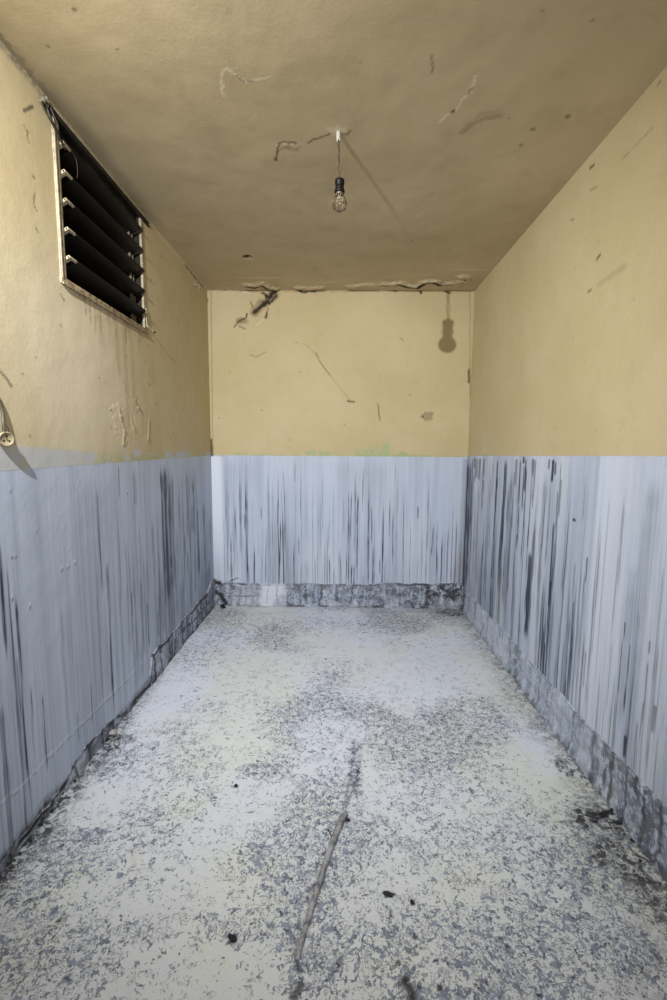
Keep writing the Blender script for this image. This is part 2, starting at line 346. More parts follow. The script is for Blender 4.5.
# broken plaster edge above the window head and at the ceiling line
Lw.a['grime_shade'] += .85*sstep(H-.035, H-.012, V)*sstep(2.75, 2.45, U)*sstep(1.25, 1.6, U)*(.3+.7*fbm(U*20, V*30, 7, 3))
Lw.line('crack', px(pL, [(185, 265), (203, 287)]), .006, .8, wob=.008); Lw.line('pale', px(pL, [(150, 224), (205, 288)]), .006, .45, wob=.004)
for pts, wd2, va in [([(24, 111), (30, 108), (33, 107)], .005, .8), ([(24, 126), (28, 132), (27, 137), (29, 142)], .003, .7), ([(35, 193), (34, 205), (37, 210)], .003, .65), ([(36, 228), (38, 232)], .004, .6), ([(33, 176), (35, 178)], .004, .6), ([(61, 294), (63, 298)], .004, .5),
        ([(0, 372), (5, 377), (9, 383), (11, 386)], .0042, .75), ([(160, 255), (162, 258)], .004, .5), ([(212, 440), (212, 454)], .01, .8), ([(214, 440), (213, 300)], .0025, .4)]:
    Lw.line('crack', px(pL, pts), wd2, va, wob=.002, seed=51)
for k in range(60):
    Lw.blob('tan', (1.2+rng.rand()*2.4, 1.35+rng.rand()*1.1), .004+rng.rand()*.005, .004+rng.rand()*.004, .7, .4, k)
for k in range(35): Lw.blob('h', (1.2+rng.rand()*1.2, .3+rng.rand()*.95), .005, .005, .0012, .3, k, mode='max')
for x, y in [(12, 555), (15, 555), (62, 568), (75, 562), (68, 566), (127, 492), (10, 489), (36, 530), (12, 597), (30, 605)]:
    c = pL(x, y); Lw.blob('h', c, .005, .006, .0022, .3, 5, mode='max'); Lw.blob('white', (c[0], c[1]+.004), .003, .004, .5, .2); Lw.blob('streak', (c[0], c[1]-.010), .003, .006, .6, .2)  # each bubble's lit top and shaded underside are put into the colour
# long trowel crease near the bottom, and filth in the foot of the wall
Lw.line('white', px(pL, [(0, 803), (25, 782), (47, 757), (75, 730), (130, 675), (150, 652)]), .0025, .5, wob=.010)
Lw.line('streak', px(pL, [(0, 806), (25, 785), (47, 760), (75, 733), (130, 678)]), .0018, .4, wob=.010)
Lw.a['grime_shade'] += 1.1*sstep(.05, .0, V-.05*fbm(U*8, V*0, 3, 3))
mat_left = wall_mat('painted_plaster_left', 1, ZLL0, ZLLs, 1.0, .16, (BLUE, BLUE2), seed=9.3, rough=.0007)
wall_left = Lw.build('wall_left', (lambda u, v: 0*u+XL, lambda u, v: u, lambda u, v: v), (1, 0, 0), mat_left, kind='structure')

# ------------------------------------------------------------------ right wall
Rw = Field(axis([(YF, 0.9, .15), (0.9, YB, .006)]), axis([(0, H, .0065)])); no_nan(Rw)
U, V = Rw.U, Rw.V
Rw.h += (fbm(U*3, V*3, 71, 4)-0.5)*0.005*edge(U, YF, YB, .08)*edge(V, 0, H, .08)
rng = np.random.RandomState(15)
for k in range(190):
    u = 1.1+rng.rand()*(YB-1.15); top = 1.30-rng.rand()**1.1*1.0; ln = 0.2+rng.rand()*0.9
    Rw.drip(u, top, max(0.0, top-ln), (0.0012+rng.rand()*0.0016)*u*u*.45, 0.10+rng.rand()**2*0.6, seed=k+700)
for k in range(40):                             # fine black runs from the paint line in the far half
    u = 2.1+rng.rand()**1.2*1.5; top = 1.305-(rng.rand()**2.5)*.5; Rw.drip(u, top, top-.08-rng.rand()**1.5*.9, (.0009+rng.rand()*.0008)*u*u*.42, .35+.65*rng.rand(), .06, seed=k+1300)
for k in range(30):                             # and rising from the floor in the near half
    u = 1.25+rng.rand()*1.0; top = .35+rng.rand()*.45; Rw.drip(u, top, .0, (.0010+rng.rand()*.0014)*u*u*.5, .35+.5*rng.rand(), .3, seed=k+1400)
for x, y0, y1, wd, va in [(467, 458, 612, 22, .95), (471, 458, 600, 8, .8), (477, 458, 480, 8, 1), (480, 458, 482, 7, 1), (484, 458, 478, 6, .9), (483, 540, 620, 6, .5), (506, 458, 560, 9, 1), (503, 500, 600, 8, .95), (501, 560, 660, 8, .95), (498, 458, 520, 5, .7), (493, 458, 560, 5, .5),
        (517, 458, 489, 8, 1), (521, 458, 510, 5, .7), (524, 457, 464, 8, 1), (526, 458, 495, 5, .8), (533, 458, 478, 9, 1), (536, 458, 500, 5, .7), (531, 550, 645, 18, .8), (535, 520, 640, 12, .6), (541, 540, 600, 6, .6), (553, 459, 484, 9, 1), (556, 462, 476, 6, 1), (549, 459, 470, 5, .8), (561, 478, 520, 7, 1), (558, 490, 535, 5, .8),
        (554, 520, 600, 6, .95), (551, 580, 610, 8, 1), (549, 600, 660, 5, .85), (545, 640, 705, 6, .9), (566, 520, 600, 4, .5), (587, 556, 585, 5, .9), (585, 570, 700, 4, .55), (575, 560, 650, 4, .5), (573, 600, 640, 5, .7), (596, 600, 660, 4, .5), (625, 620, 660, 4, .9), (622, 650, 700, 6, .7), (618, 690, 760, 6, .7),
        (586, 650, 692, 5, .95), (612, 640, 720, 5, .5), (650, 640, 655, 5, .95), (648, 660, 730, 5, .9), (644, 700, 760, 5, .8), (634, 560, 740, 40, .18), (655, 470, 780, 60, .22), (640, 600, 780, 7, .5), (660, 600, 780, 8, .6), (656, 705, 736, 14, .9), (626, 735, 760, 9, .9), (630, 640, 720, 7, .6), (546, 470, 640, 14, .35), (512, 470, 640, 12, .35), (490, 480, 620, 14, .3), (478, 500, 620, 9, .5),
        (660, 640, 800, 6, .6), (665, 560, 800, 9, .5), (638, 720, 790, 5, .7), (604, 560, 700, 5, .35)]:
    a = pR(x, y0); b = pR(x+(500-x)*0+0, y1); Rw.drip(a[0]+.0, a[1], pR(x-(x-333)*(y1-y0)/4300*1.0, y1)[1], wd*0.00018*a[0]**2, min(1, va), .10, seed=x+int(y0))
wn = vnoise(U*4.5, V*0.4+2, 33)
Rw.a['wash'] = .16*sstep(.5, .8, wn)*sstep(1.31, 1.1, V)+.09*sstep(.8, .1, V)+.35*sstep(1.75, 1.35, U)*sstep(1.2, .2, V)+.35*sstep(2.65, 2.75, U)*sstep(3.7, 3.4, U)*sstep(.8, .3, V)
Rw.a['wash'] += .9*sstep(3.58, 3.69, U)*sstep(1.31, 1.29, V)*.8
Rw.a['white'] = .35*sstep(.5, .8, vnoise(U*9, V*.7, 36))
d = V-(ZLR0+ZLRs*U)
Rw.a['green'] = sstep(-.01, 0, d)*sstep(.016, .006, d)*sstep(.4, .6, vnoise(U*4, V*0, 4))
for pts, wd2, va in [([(653, 127), (640, 140), (622, 159)], .0025, .5), ([(590, 168), (594, 165)], .006, .8), ([(597, 259), (600, 255)], .006, .8), ([(588, 292), (591, 290)], .005, .6), ([(571, 220), (574, 219)], .004, .6), ([(590, 190), (597, 187)], .003, .5), ([(658, 84), (660, 82)], .005, .6), ([(598, 285), (612, 275), (625, 266)], .012, .16), ([(472, 292), (470, 455)], .003, .4)]:
    Rw.line('crack', px(pR, pts), wd2, va, wob=.002, seed=81)
Rw.blob('streak', pR(574, 520), .014, .006, .7, .3)
for k in range(30): Rw.blob('tan', (1.2+rng.rand()*2.4, 1.35+rng.rand()*1.2), .005, .005, .55, .4, k)
mat_right = wall_mat('painted_plaster_right', 1, ZLR0, ZLRs, 1.25, .22, seed=17.7)
wall_right = Rw.build('wall_right', (lambda u, v: 0*u+XR, lambda u, v: u, lambda u, v: v), (-1, 0, 0), mat_right, kind='structure', flip=True)

# ------------------------------------------------------------------ ceiling
C = Field(axis([(XL, XR, .0062)]), axis([(YF, 1.0, .15), (1.0, YB, .0062)]))
for k in ('pale', 'tan', 'crack', 'grime_shade'): C.att(k)
U, V = C.U, C.V
ee = edge(U, XL, XR, .07)*edge(V, YF, YB, .05)
C.h += (fbm(U*2.2, V*2.2, 91, 3)-.5)*.010*ee+(fbm(U*9+fbm(U*3, V*3, 5, 2)*2, V*7, 95, 3)-.5)*.0020*ee
C.line('crack', px(pC, [(276, 160), (277, 152), (279, 144), (284, 142), (292, 142), (296, 144)]), .005, .75, wob=.007, seed=3)
C.line('crack', px(pC, [(308, 143), (314, 139), (322, 137), (330, 134)]), .004, .65, wob=.005, seed=4)
C.line('h', px(pC, [(280, 147), (286, 144), (296, 147)]), .012, .0015, wob=.01, mode='add')
C.line('pale', px(pC, [(224, 97), (221, 80), (222, 70), (228, 68), (238, 76), (246, 81), (256, 80), (268, 77)]), .0035, .75, wob=.008, seed=5)
C.line('crack', px(pC, [(236, 75), (244, 81)]), .003, .6, wob=.004); C.line('crack', px(pC, [(247, 81), (252, 81)]), .003, .5)
C.line('pale', px(pC, [(440, 122), (446, 115), (456, 110), (462, 100), (470, 92), (476, 76)]), .0045, .75, wob=.006, seed=6)
C.line('crack', px(pC, [(452, 112), (454, 110)]), .005, .9); C.line('crack', px(pC, [(468, 94), (472, 88)]), .004, .6)
C.line('crack', px(pC, [(431, 54), (433, 66), (432, 72)]), .003, .55, wob=.003)
C.line('tan', px(pC, [(462, 132), (474, 122), (488, 118), (500, 116)]), .012, .45, wob=.01); C.line('tan', px(pC, [(500, 110), (480, 115), (466, 125)]), .010, .25, wob=.01)
for x, y, r in [(533, 129, .010), (509, 118, .006), (568, 116, .010), (521, 145, .008), (593, 20, .005), (543, 10, .004), (117, 49, .005), (74, 9, .007), (48, 46, .006), (412, 240, .006), (300, 210, .004), (360, 62, .004), (246, 258, .005)]:
    C.blob('crack', pC(x, y), r, r, .55, .4, int(x))
C.blob('crack', pC(247, 257), .028, .022, .9, .45, 3, 2, .15); C.blob('h', pC(247, 257), .028, .025, .012, .4, 3, mode='min')
# the split along the back of the ceiling
for pts, wd2, va in [([(383, 285), (392, 286), (400, 284)], .012, .9), ([(400, 284), (408, 287), (417, 288)], .022, 1), ([(418, 287), (424, 283), (434, 282), (440, 285)], .020, 1), ([(446, 285), (455, 284), (464, 282)], .010, 1), ([(461, 278), (465, 279)], .012, .8),
                ([(247, 286), (255, 287), (262, 285), (269, 289), (275, 290)], .016, .9), ([(250, 289), (258, 290)], .012, .8), ([(299, 289), (308, 290), (320, 289)], .010, .9), ([(350, 288), (372, 286)], .006, .6)]:
    C.line('crack', px(pC, pts), wd2, va, wob=.014, seed=int(pts[0][0])); C.line('h', [(p[0], p[1]-.03) for p in px(pC, pts)], .030, .011, wob=.02, seed=5, mode='max')
for pts in [[(383, 283), (400, 282), (416, 286), (424, 281), (436, 280)], [(246, 284), (256, 285), (268, 286)], [(365, 287), (380, 284)], [(460, 276), (466, 281)], [(243, 288), (250, 292)]]:
    C.line('pale', px(pC, pts), .010, .8, wob=.008, seed=3)
C.a['grime_shade'] = .70*sstep(XL+.10, XL+.0, U)*sstep(1.0, 1.7, V)*sstep(3.0, 2.3, V)*fbm(U*9, V*5, 101, 3)*1.5  # shade along the ceiling edge by the window, painted into the colour
C.blob('pale', pC(338, 131), .035, .025, .45, .7, 8, 2)
C.line('tan', px(pC, [(342, 134), (347, 134), (349, 131)]), .008, .9, wob=.006)
C.line('grime_shade', px(pC, [(0, 36), (48, 95)]), .012, .7, wob=.02); C.line('pale', px(pC, [(150, 222), (207, 289)]), .006, .4)
t = NT('ceiling_plaster'); g = t.n('ShaderNodeNewGeometry').outputs['Position']
cc = t.mix(t.ss(t.noise(g, 1.3, 4, .6), .35, .7), (0.475, 0.385, 0.235), (0.54, 0.44, 0.28))
cc = t.mix(t.math('MULTIPLY', t.ss(t.noise(g, 7, 5, .65), .45, .8), .45), cc, (0.37, 0.295, 0.17))
cc = t.mix(t.math('MULTIPLY', t.ss(t.noise(g, 130, 3, .6), .55, .75), .16), cc, (0.24, 0.19, 0.11))
cc = t.mix(t.attr('tan'), cc, (.22, .17, .10)); cc = t.mix(t.attr('pale'), cc, (.70, .62, .46))
cc = t.mix(t.math('MULTIPLY', t.attr('grime_shade'), .8, True), cc, (.10, .08, .055)); cc = t.mix(t.attr('crack'), cc, (.022, .016, .011))
t.put(t.b.inputs['Base Color'], cc); t.b.inputs['Roughness'].default_value = .85; t.b.inputs['Specular IOR Level'].default_value = .2
t.L(t.bump(t.math('ADD', t.noise(g, 90, 4, .6), t.math('MULTIPLY', t.noise(g, 16, 3, .5, .5), 1.2)), 0.0006, .6), t.b.inputs['Normal'])
ceiling = C.build('ceiling', (lambda u, v: u, lambda u, v: v, lambda u, v: 0*u+H), (0, 0, -1), t.m, kind='structure', flip=True)

# ------------------------------------------------------------------ floor
F = Field(axis([(XL, XR, .0065)]), axis([(YF, .85, .15), (.85, YB, .0075)]))
for k in ('wear', 'cream', 'grime_shade', 'crack'): F.att(k)
U, V = F.U, F.V
F.h += ((fbm(U*3, V*3, 111, 4)-.5)*.008+(fbm(U*14, V*14, 112, 3)-.5)*.0015)*edge(U, XL, XR, .06)*edge(V, YF, YB, .06)
wr = fbm(U*2.3, V*2.3, 121, 3); F.a['wear'] = .22+.54*sstep(.36, .68, wr)
for x, y, ru, rv, va in [(228, 628, .2, .25, .6), (420, 740, .35, .28, .7), (440, 720, .2, .15, .8), (330, 790, .12, .12, .7), (150, 830, .22, .14, .6), (90, 835, .06, .05, .9), (520, 850, .20, .16, .6), (40, 955, .22, .12, .7), (410, 985, .05, .06, 1), (200, 650, .2, .3, .5),
        (560, 940, .2, .14, .65), (620, 950, .15, .1, .8), (300, 625, .5, .25, .5), (450, 615, .35, .3, .6), (180, 760, .2, .2, .5), (510, 900, .12, .1, .6), (270, 770, .12, .1, .7), (390, 950, .1, .07, .7), (230, 930, .12, .08, .6), (300, 985, .05, .08, .8), (355, 770, .03, .16, 1), (280, 850, .18, .12, .5)]:
    F.blob('wear', pF(x, y), ru, rv, va, .5, int(x), 1.5, .6)
for x, y, ru, rv in [(330, 650, .30, .35), (390, 690, .25, .2), (100, 800, .14, .12), (160, 700, .12, .2), (540, 760, .12, .2), (400, 880, .12, .1), (480, 810, .15, .07), (100, 900, .16, .06), (220, 960, .08, .05), (360, 910, .07, .05), (330, 730, .14, .12), (500, 690, .1, .3)]:
    c = pF(x, y); sl = F.box(c[0]-ru*2, c[0]+ru*2, c[1]-rv*2, c[1]+rv*2)
    r = np.hypot((U[sl]-c[0])/ru, (V[sl]-c[1])/rv)+(fbm(U[sl]*8, V[sl]*8, int(x), 3)-.5)
    F.a['wear'][sl] *= 1-.5*sstep(1.4, .6, r)
F.a['cream'] = np.clip(sstep(.42, .68, fbm(U*2, V*2, 131, 3))*.8+.65*sstep(2.0, 1.1, V), 0, 1)
F.a['grime_shade'] = 1.0*sstep(XL+.12*(.35+1.0*fbm(V*6, V*0+3, 8, 3)), XL+.01, U)*sstep(3.2, 1.4, V)+.55*sstep(XR-.24*(.2+1.2*fbm(V*5, V*0+7, 9, 3)), XR-.01, U)+.55*sstep(YB-.07, YB-.01, V)*fbm(U*12, V*12, 7, 3)*1.5  # real dirt along the walls, with some of the edge shade painted in
F.a['grime_shade'] += .75*sstep(XR-.42, XR-.12, U)*sstep(1.75, 1.1, V)*fbm(U*9, V*9, 14, 4)
F.a['grime_shade'] *= .45+.95*fbm(U*22, V*22, 17, 3)
F.blob('grime_shade', pF(105, 742), .10, .09, .9, .7, 5); F.blob('grime_shade', pF(600, 818), .13, .05, .95, .7, 6); F.blob('grime_shade', pF(573, 768), .07, .08, .8, .7, 7); F.blob('grime_shade', pF(630, 860), .10, .10, .8, .7, 8); F.blob('grime_shade', pF(455, 612), .16, .10, .9, .6, 9)
for pts, wd2, va in [([(360, 768), (357, 780), (353, 792), (347, 802)], .005, .6), ([(590, 812), (602, 815), (612, 810), (618, 806)], .008, .9), ([(592, 822), (598, 818), (604, 810)], .007, .9), ([(608, 822), (620, 824), (628, 820)], .006, .85), ([(560, 738), (570, 752), (582, 768)], .010, .8),
        ([(596, 786), (604, 792)], .010, .8), ([(0, 872), (20, 845), (47, 814)], .014, .9), ([(405, 980), (410, 992), (414, 1000)], .012, .9), ([(300, 985), (294, 1000)], .009, .8), ([(300, 970), (296, 950)], .007, .6), ([(640, 880), (660, 884)], .008, .9),
        ([(345, 800), (352, 770), (354, 740)], .005, .4)]:
    F.line('crack', px(pF, pts), wd2, va, wob=.012, seed=int(pts[0][0]))
for x, y, r in [(80, 788, .004), (236, 786, .010), (233, 940, .012), (413, 903, .007), (352, 853, .005), (398, 963, .006), (415, 937, .008), (440, 988, .007), (152, 768, .004), (310, 655, .006), (342, 750, .004), (185, 712, .004), (262, 720, .004), (500, 940, .006), (60, 920, .007), (30, 900, .006)]:
    F.blob('crack', pF(x, y), r, r, .95, .4, int(x), 2, .2)
F.line('h', px(pF, [(342, 825), (297, 990)]), .02, .0035, mode='max', wob=.004)
t = NT('flaking_floor_paint'); g = t.n('ShaderNodeNewGeometry').outputs['Position']
wear = t.attr('wear')
n1 = t.noise(g, 42, 5, .66, .6); n2 = t.noise(t.scalev(g, (1, 1, 1), (5, 3, 1)), 120, 3, .6, .4); nb = t.noise(g, 5, 3, .6)
nn = t.math('ADD', t.math('MULTIPLY', n1, .62), t.math('MULTIPLY', n2, .38))
thr = t.math('SUBTRACT', .620, t.math('MULTIPLY', wear, .130))
# worm-like cracks in the paint film, widening into bare patches where it is most worn
wn_ = t.math('ABSOLUTE', t.math('SUBTRACT', t.noise(t.scalev(g, (1, 1, 1), (2, 8, 3)), 62, 3, .6, .8), .5))
gate = t.ss(t.noise(t.scalev(g, (1, 1, 1), (7, 1, 3)), 17, 5, .7), t.math('SUBTRACT', .59, t.math('MULTIPLY', wear, .24)), t.math('SUBTRACT', .63, t.math('MULTIPLY', wear, .24)))
worm = t.math('MULTIPLY', t.ss(wn_, t.math('ADD', .014, t.math('MULTIPLY', wear, .030)), .004), gate)
m1 = t.math('MAXIMUM', t.ss(t.math('SUBTRACT', nn, thr), -.006, .014), worm)
wt = t.mix(t.attr('cream'), (0.63, 0.67, 0.765), (0.63, 0.66, 0.63))
wt = t.mix(t.math('MULTIPLY', t.ss(t.noise(g, 3.2, 4, .6), .5, .75), .25), wt, (0.50, 0.52, 0.57))
wt = t.mix(t.math('MULTIPLY', t.ss(t.noise(g, 6.5, 4, .6), .6, .72), .22), wt, (0.52, 0.44, 0.33))
wt = t.mix(t.math('MULTIPLY', t.ss(t.noise(g, 150, 2, .5), .5, .75), .16), wt, (0.30, 0.32, 0.36))
bl = t.mix(t.ss(t.noise(g, 22, 3), .4, .62), (0.27, 0.30, 0.385), (0.17, 0.19, 0.25))
dk = t.ss(t.math('SUBTRACT', t.noise(t.scalev(g, (1, 1, 1), (9, 2, 4)), 58, 4, .65, .5), t.math('SUBTRACT', .68, t.math('MULTIPLY', wear, .13))), 0, .02)
bl = t.mix(t.math('MULTIPLY', dk, .85), bl, (0.040, 0.045, 0.060))
base = t.mix(m1, wt, bl)
rim = t.math('MULTIPLY', t.math('SUBTRACT', t.ss(t.math('SUBTRACT', nn, thr), -.014, -.002), m1, True), .35)
base = t.mix(rim, base, (0.12, 0.13, 0.16))
gk = t.math('MULTIPLY', t.attr('grime_shade'), t.math('ADD', .18, t.math('MULTIPLY', t.ss(t.noise(g, 34, 8, .8, .6), .46, .53), 1.0)), True)
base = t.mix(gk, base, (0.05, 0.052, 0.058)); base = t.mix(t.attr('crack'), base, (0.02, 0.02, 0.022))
t.put(t.b.inputs['Base Color'], base); t.b.inputs['Roughness'].default_value = .6; t.b.inputs['Specular IOR Level'].default_value = .35
hb = t.math('SUBTRACT', t.math('MULTIPLY', t.noise(g, 60, 3), .5), m1)
t.L(t.bump(hb, .0012, .8), t.b.inputs['Normal']); mat_floor = t.m
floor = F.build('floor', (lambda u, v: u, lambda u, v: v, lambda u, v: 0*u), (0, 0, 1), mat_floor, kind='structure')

# ------------------------------------------------------------------ cracked render skirtings
def skirt_mat(name, dark, seed, ca=(0.47, 0.52, 0.62), cb=(0.28, 0.32, 0.41)):
    t = NT(name); g = t.scalev(t.n('ShaderNodeNewGeometry').outputs['Position'], (1, 1, 1), (seed, seed*2, 0))
    s1 = t.noise(t.scalev(g, (45, 45, 3)), 1, 4, .65); s2 = t.noise(g, 20, 8, .78); s3 = t.noise(t.scalev(g, (130, 130, 5)), 1, 3, .6)
    c = t.mix(t.ss(s1, .35, .65), ca, cb)
    c = t.mix(t.math('MULTIPLY', t.ss(s2, .53, .55), dark), c, (0.12, 0.135, 0.18))
    c = t.mix(t.math('MULTIPLY', t.ss(s3, .58, .66), .5), c, (0.045, 0.05, 0.065))
    c = t.mix(t.math('MULTIPLY', t.ss(t.noise(g, 60, 5, .7), .56, .58), dark), c, (0.03, 0.033, 0.04))
    c = t.mix(t.math('MULTIPLY', t.attr('grime_shade'), t.ss(s2, .42, .52), True), c, (0.04, 0.042, 0.05))
    c = t.mix(t.math('MULTIPLY', t.attr('white'), .7), c, (0.62, 0.66, 0.74))
    c = t.mix(t.attr('crack'), c, (0.018, 0.018, 0.02))
    t.put(t.b.inputs['Base Color'], c); t.b.inputs['Roughness'].default_value = .7
    t.L(t.bump(t.math('ADD', s2, t.noise(g, 90, 3)), .002, .8), t.b.inputs['Normal'])
    return t.m
def skirting(name, u0, u1, P, N, mat, top, thick, paint, step=.007, flip=False):
    """raised band of render: the rows run up the face and fold back onto the wall at a broken top edge"""
    us = axis([(u0, u1, step)]) if u0 > .8 or u0 < -.9 and u1 < 1.5 else axis([(u0, .9, .15), (.9, u1, step)])
    nf = 30
    f = Field(us, np.arange(nf+3, dtype=float))
    for k in ('crack', 'grime_shade', 'white'): f.att(k)
    U = f.U; K = f.V
    T = top(U); Z = np.minimum(K/nf, 1)*T
    th = thick(U, Z)+(fbm(U*16, Z*16, 3, 4)-.5)*.008
    f.h = np.where(K <= nf, th*(.75+.25*sstep(0, .03, T-Z)), np.where(K == nf+1, th*.45, -.004))
    Z = Z+np.where(K == nf+1, .003, 0)+np.where(K == nf+2, .005, 0)
    f.Z = Z; paint(f, U, Z, T)
    return f.build(name, (P[0], P[1], lambda u, v: Z), N, mat, kind='structure', flip=flip)

def lines_uz(f, n, Z, pts, wd, val=1, wob=.006, seed=1):
    A = f.att(n); U = f.U+(fbm(f.U*50, Z*50, seed, 3)-.5)*2*wob; W = Z+(fbm(f.U*50+9, Z*50, seed+3, 3)-.5)*2*wob
    for a, b in zip(pts, pts[1:]):
        dx, dy = b[0]-a[0], b[1]-a[1]; q = dx*dx+dy*dy+1e-12
        tt = np.clip(((U-a[0])*dx+(W-a[1])*dy)/q, 0, 1); dd = np.hypot(U-a[0]-tt*dx, W-a[1]-tt*dy)
        A[:] = np.maximum(A, val*np.clip(1.5-dd/wd, 0, 1))

# back
def top_b(U): return .190+.018*(fbm(U*3.2, U*0, 5, 3)-.5)*2+.012*(fbm(U*14, U*0, 6, 2)-.5)-.03*sstep(XL+.12, XL+.02, U)+.012*sstep(.25, .4, U)
def paint_b(f, U, Z, T):
    f.a['crack'][:] = np.clip(1.4-np.abs(T-Z-.004)/(.0015+.008*fbm(U*10, U*0+2, 9, 3)**1.5), 0, 1)*(.35+.65*sstep(.35, .55, fbm(U*7, U*0, 19, 3)))
    r = np.random.RandomState(2)
    for k in range(26):
        u = XL+.05+k*.08+r.rand()*.04; lines_uz(f, 'crack', Z, [(u, .19), (u+(r.rand()-.5)*.04, .11), (u+(r.rand()-.5)*.05, .02)], .0025+r.rand()*.0035, .25+r.rand()*.6, .012, k)
    lines_uz(f, 'crack', Z, [(XL+.08, .085), (XL+.35, .088)], .003, .7)
    lines_uz(f, 'crack', Z, [(XL, .13), (XL+.06, .10), (XL+.10, .02)], .020, 1, .015)
    f.a['white'][:] = sstep(XL+.38, XL+.43, U)*sstep(XL+.64, XL+.58, U)*.75+.5*sstep(.5, .65, fbm(U*6, Z*6, 27, 3))
    f.a['grime_shade'][:] = np.clip(.30+1.1*sstep(.72, .80, U)+.5*sstep(.2, .6, U)*fbm(U*9, Z*9, 29, 3)+.8*sstep(.02, 0, Z), 0, 1)
sk_b = skirting('baseboard_back', XL, XR, (lambda u, v: u, lambda u, v: 0*u+YB), (0, -1, 0), skirt_mat('cracked_render_back', .75, 1.3), top_b,
                lambda U, Z: .016+0*U, paint_b)
# left: high and broken into blocks towards the back, low and worn towards the front
def top_l(U):
    z = .028+.145*sstep(2.36, 2.42, U)+.04*sstep(1.55, 1.7, U)*sstep(2.05, 1.9, U)+.03*(fbm(U*4, U*0, 15, 3)-.5)+.030*(fbm(U*14, U*0, 16, 3)-.5)+.05*sstep(3.45, 3.62, U)
    return np.maximum(z, .02)
def paint_l(f, U, Z, T):
    f.a['crack'][:] = np.clip(1.5-np.abs(T-Z-.008)/(.002+.022*fbm(U*12, U*0+2, 29, 3)**2.2), 0, 1)*(.3+.7*sstep(.38, .55, fbm(U*9, U*0, 59, 3)))
    r = np.random.RandomState(5)
    for k in range(22):
        u = 1.3+k*.11+r.rand()*.05; lines_uz(f, 'crack', Z, [(u, .20), (u+(r.rand()-.5)*.05, .11), (u+(r.rand()-.5)*.06, -.01)], .005+r.rand()*.006, .95, .014, k+50)
    lines_uz(f, 'crack', Z, [(2.9, .10), (3.3, .085), (3.65, .11)], .006, .9, .012)
    f.a['white'][:] = .45*sstep(.45, .6, fbm(U*7, Z*7, 37, 3))
    f.a['grime_shade'][:] = np.clip(.15+.5*sstep(.4, .6, fbm(U*11, Z*11, 39, 3))+.9*sstep(.03, 0, Z), 0, 1)
sk_l = skirting('baseboard_left', YF, YB, (lambda u, v: 0*u+XL, lambda u, v: u), (1, 0, 0), skirt_mat('cracked_render_left', .6, 4.7), top_l,
                lambda U, Z: .0025+.022*fbm(U*6, U*0+1, 5, 3)*sstep(2.1, 2.4, U)+0*Z, paint_l)
# right
def top_r(U): return .208-.014*U/3+.010*(fbm(U*5, U*0, 25, 3)-.5)*2
def paint_r(f, U, Z, T):
    f.a['crack'][:] = np.clip(1.3-np.abs(T-Z-.002)/.003, 0, 1)*(.25+.6*sstep(.4, .6, fbm(U*7, U*0, 39, 3)))
    r = np.random.RandomState(9)
    for u, va in [(1.33, 1), (1.41, .8), (1.50, .9), (1.585, 1), (1.70, .6), (1.86, .7), (2.2, .6), (2.6, .6), (3.0, .5), (3.3, .6), (3.6, 1)]:
        lines_uz(f, 'crack', Z, [(u, .20), (u+(r.rand()-.5)*.03, .11), (u+(r.rand()-.5)*.05, -.01)], .005+r.rand()*.006, va*.8, .014, int(u*90))
    f.a['grime_shade'][:] = np.clip(.05+.85*np.exp(-((U-1.60)/.06)**2)+.75*np.exp(-((U-1.40)/.07)**2)+.35*sstep(2.0, 1.6, U)+.7*sstep(.05, 0, Z)+.45*np.exp(-((U-2.05)/.05)**2)+.5*np.exp(-((U-2.5)/.05)**2)+.9*sstep(3.5, 3.6, U)+.4*fbm(U*9, Z*5, 3, 3), 0, 1)*(.5+.6*fbm(U*20, Z*10, 49, 3))
    f.a['white'][:] = .5*sstep(.5, .62, fbm(U*9, Z*1.5, 47, 3))
sk_r = skirting('baseboard_right', YF, YB, (lambda u, v: 0*u+XR, lambda u, v: u), (-1, 0, 0), skirt_mat('cracked_render_right', .28, 8.1, (0.50, 0.555, 0.665), (0.37, 0.42, 0.52)), top_r,
                lambda U, Z: .010+.012*sstep(.08, 0, Z)+0*U, paint_r, flip=True)

# ------------------------------------------------------------------ boxes and tubes
def new_obj(name, bm, mat, parent=None, smooth=True, kind=None):
    me = bpy.data.meshes.new(name); bm.normal_update(); bm.to_mesh(me); bm.free()
    if smooth: me.shade_smooth()
    me.materials.append(mat); o = bpy.data.objects.new(name, me); COL.objects.link(o); o.parent = parent
    if parent: o.matrix_parent_inverse = Matrix.Translation(-parent.location)
    if kind: o['kind'] = kind
    return o
def box(bm, lo, hi, bev=0.0, mat=None):
    vs = [Vector((x, y, z)) for x in (lo[0], hi[0]) for y in (lo[1], hi[1]) for z in (lo[2], hi[2])]
    if mat: vs = [mat @ v for v in vs]
    v = [bm.verts.new(p) for p in vs]
    fs = [bm.faces.new([v[i] for i in q]) for q in ((0, 1, 3, 2), (4, 6, 7, 5), (0, 4, 5, 1), (2, 3, 7, 6), (0, 2, 6, 4), (1, 5, 7, 3))]
    if bev: bmesh.ops.bevel(bm, geom=list({e for f in fs for e in f.edges}), offset=bev, segments=2, affect='EDGES', profile=.7)
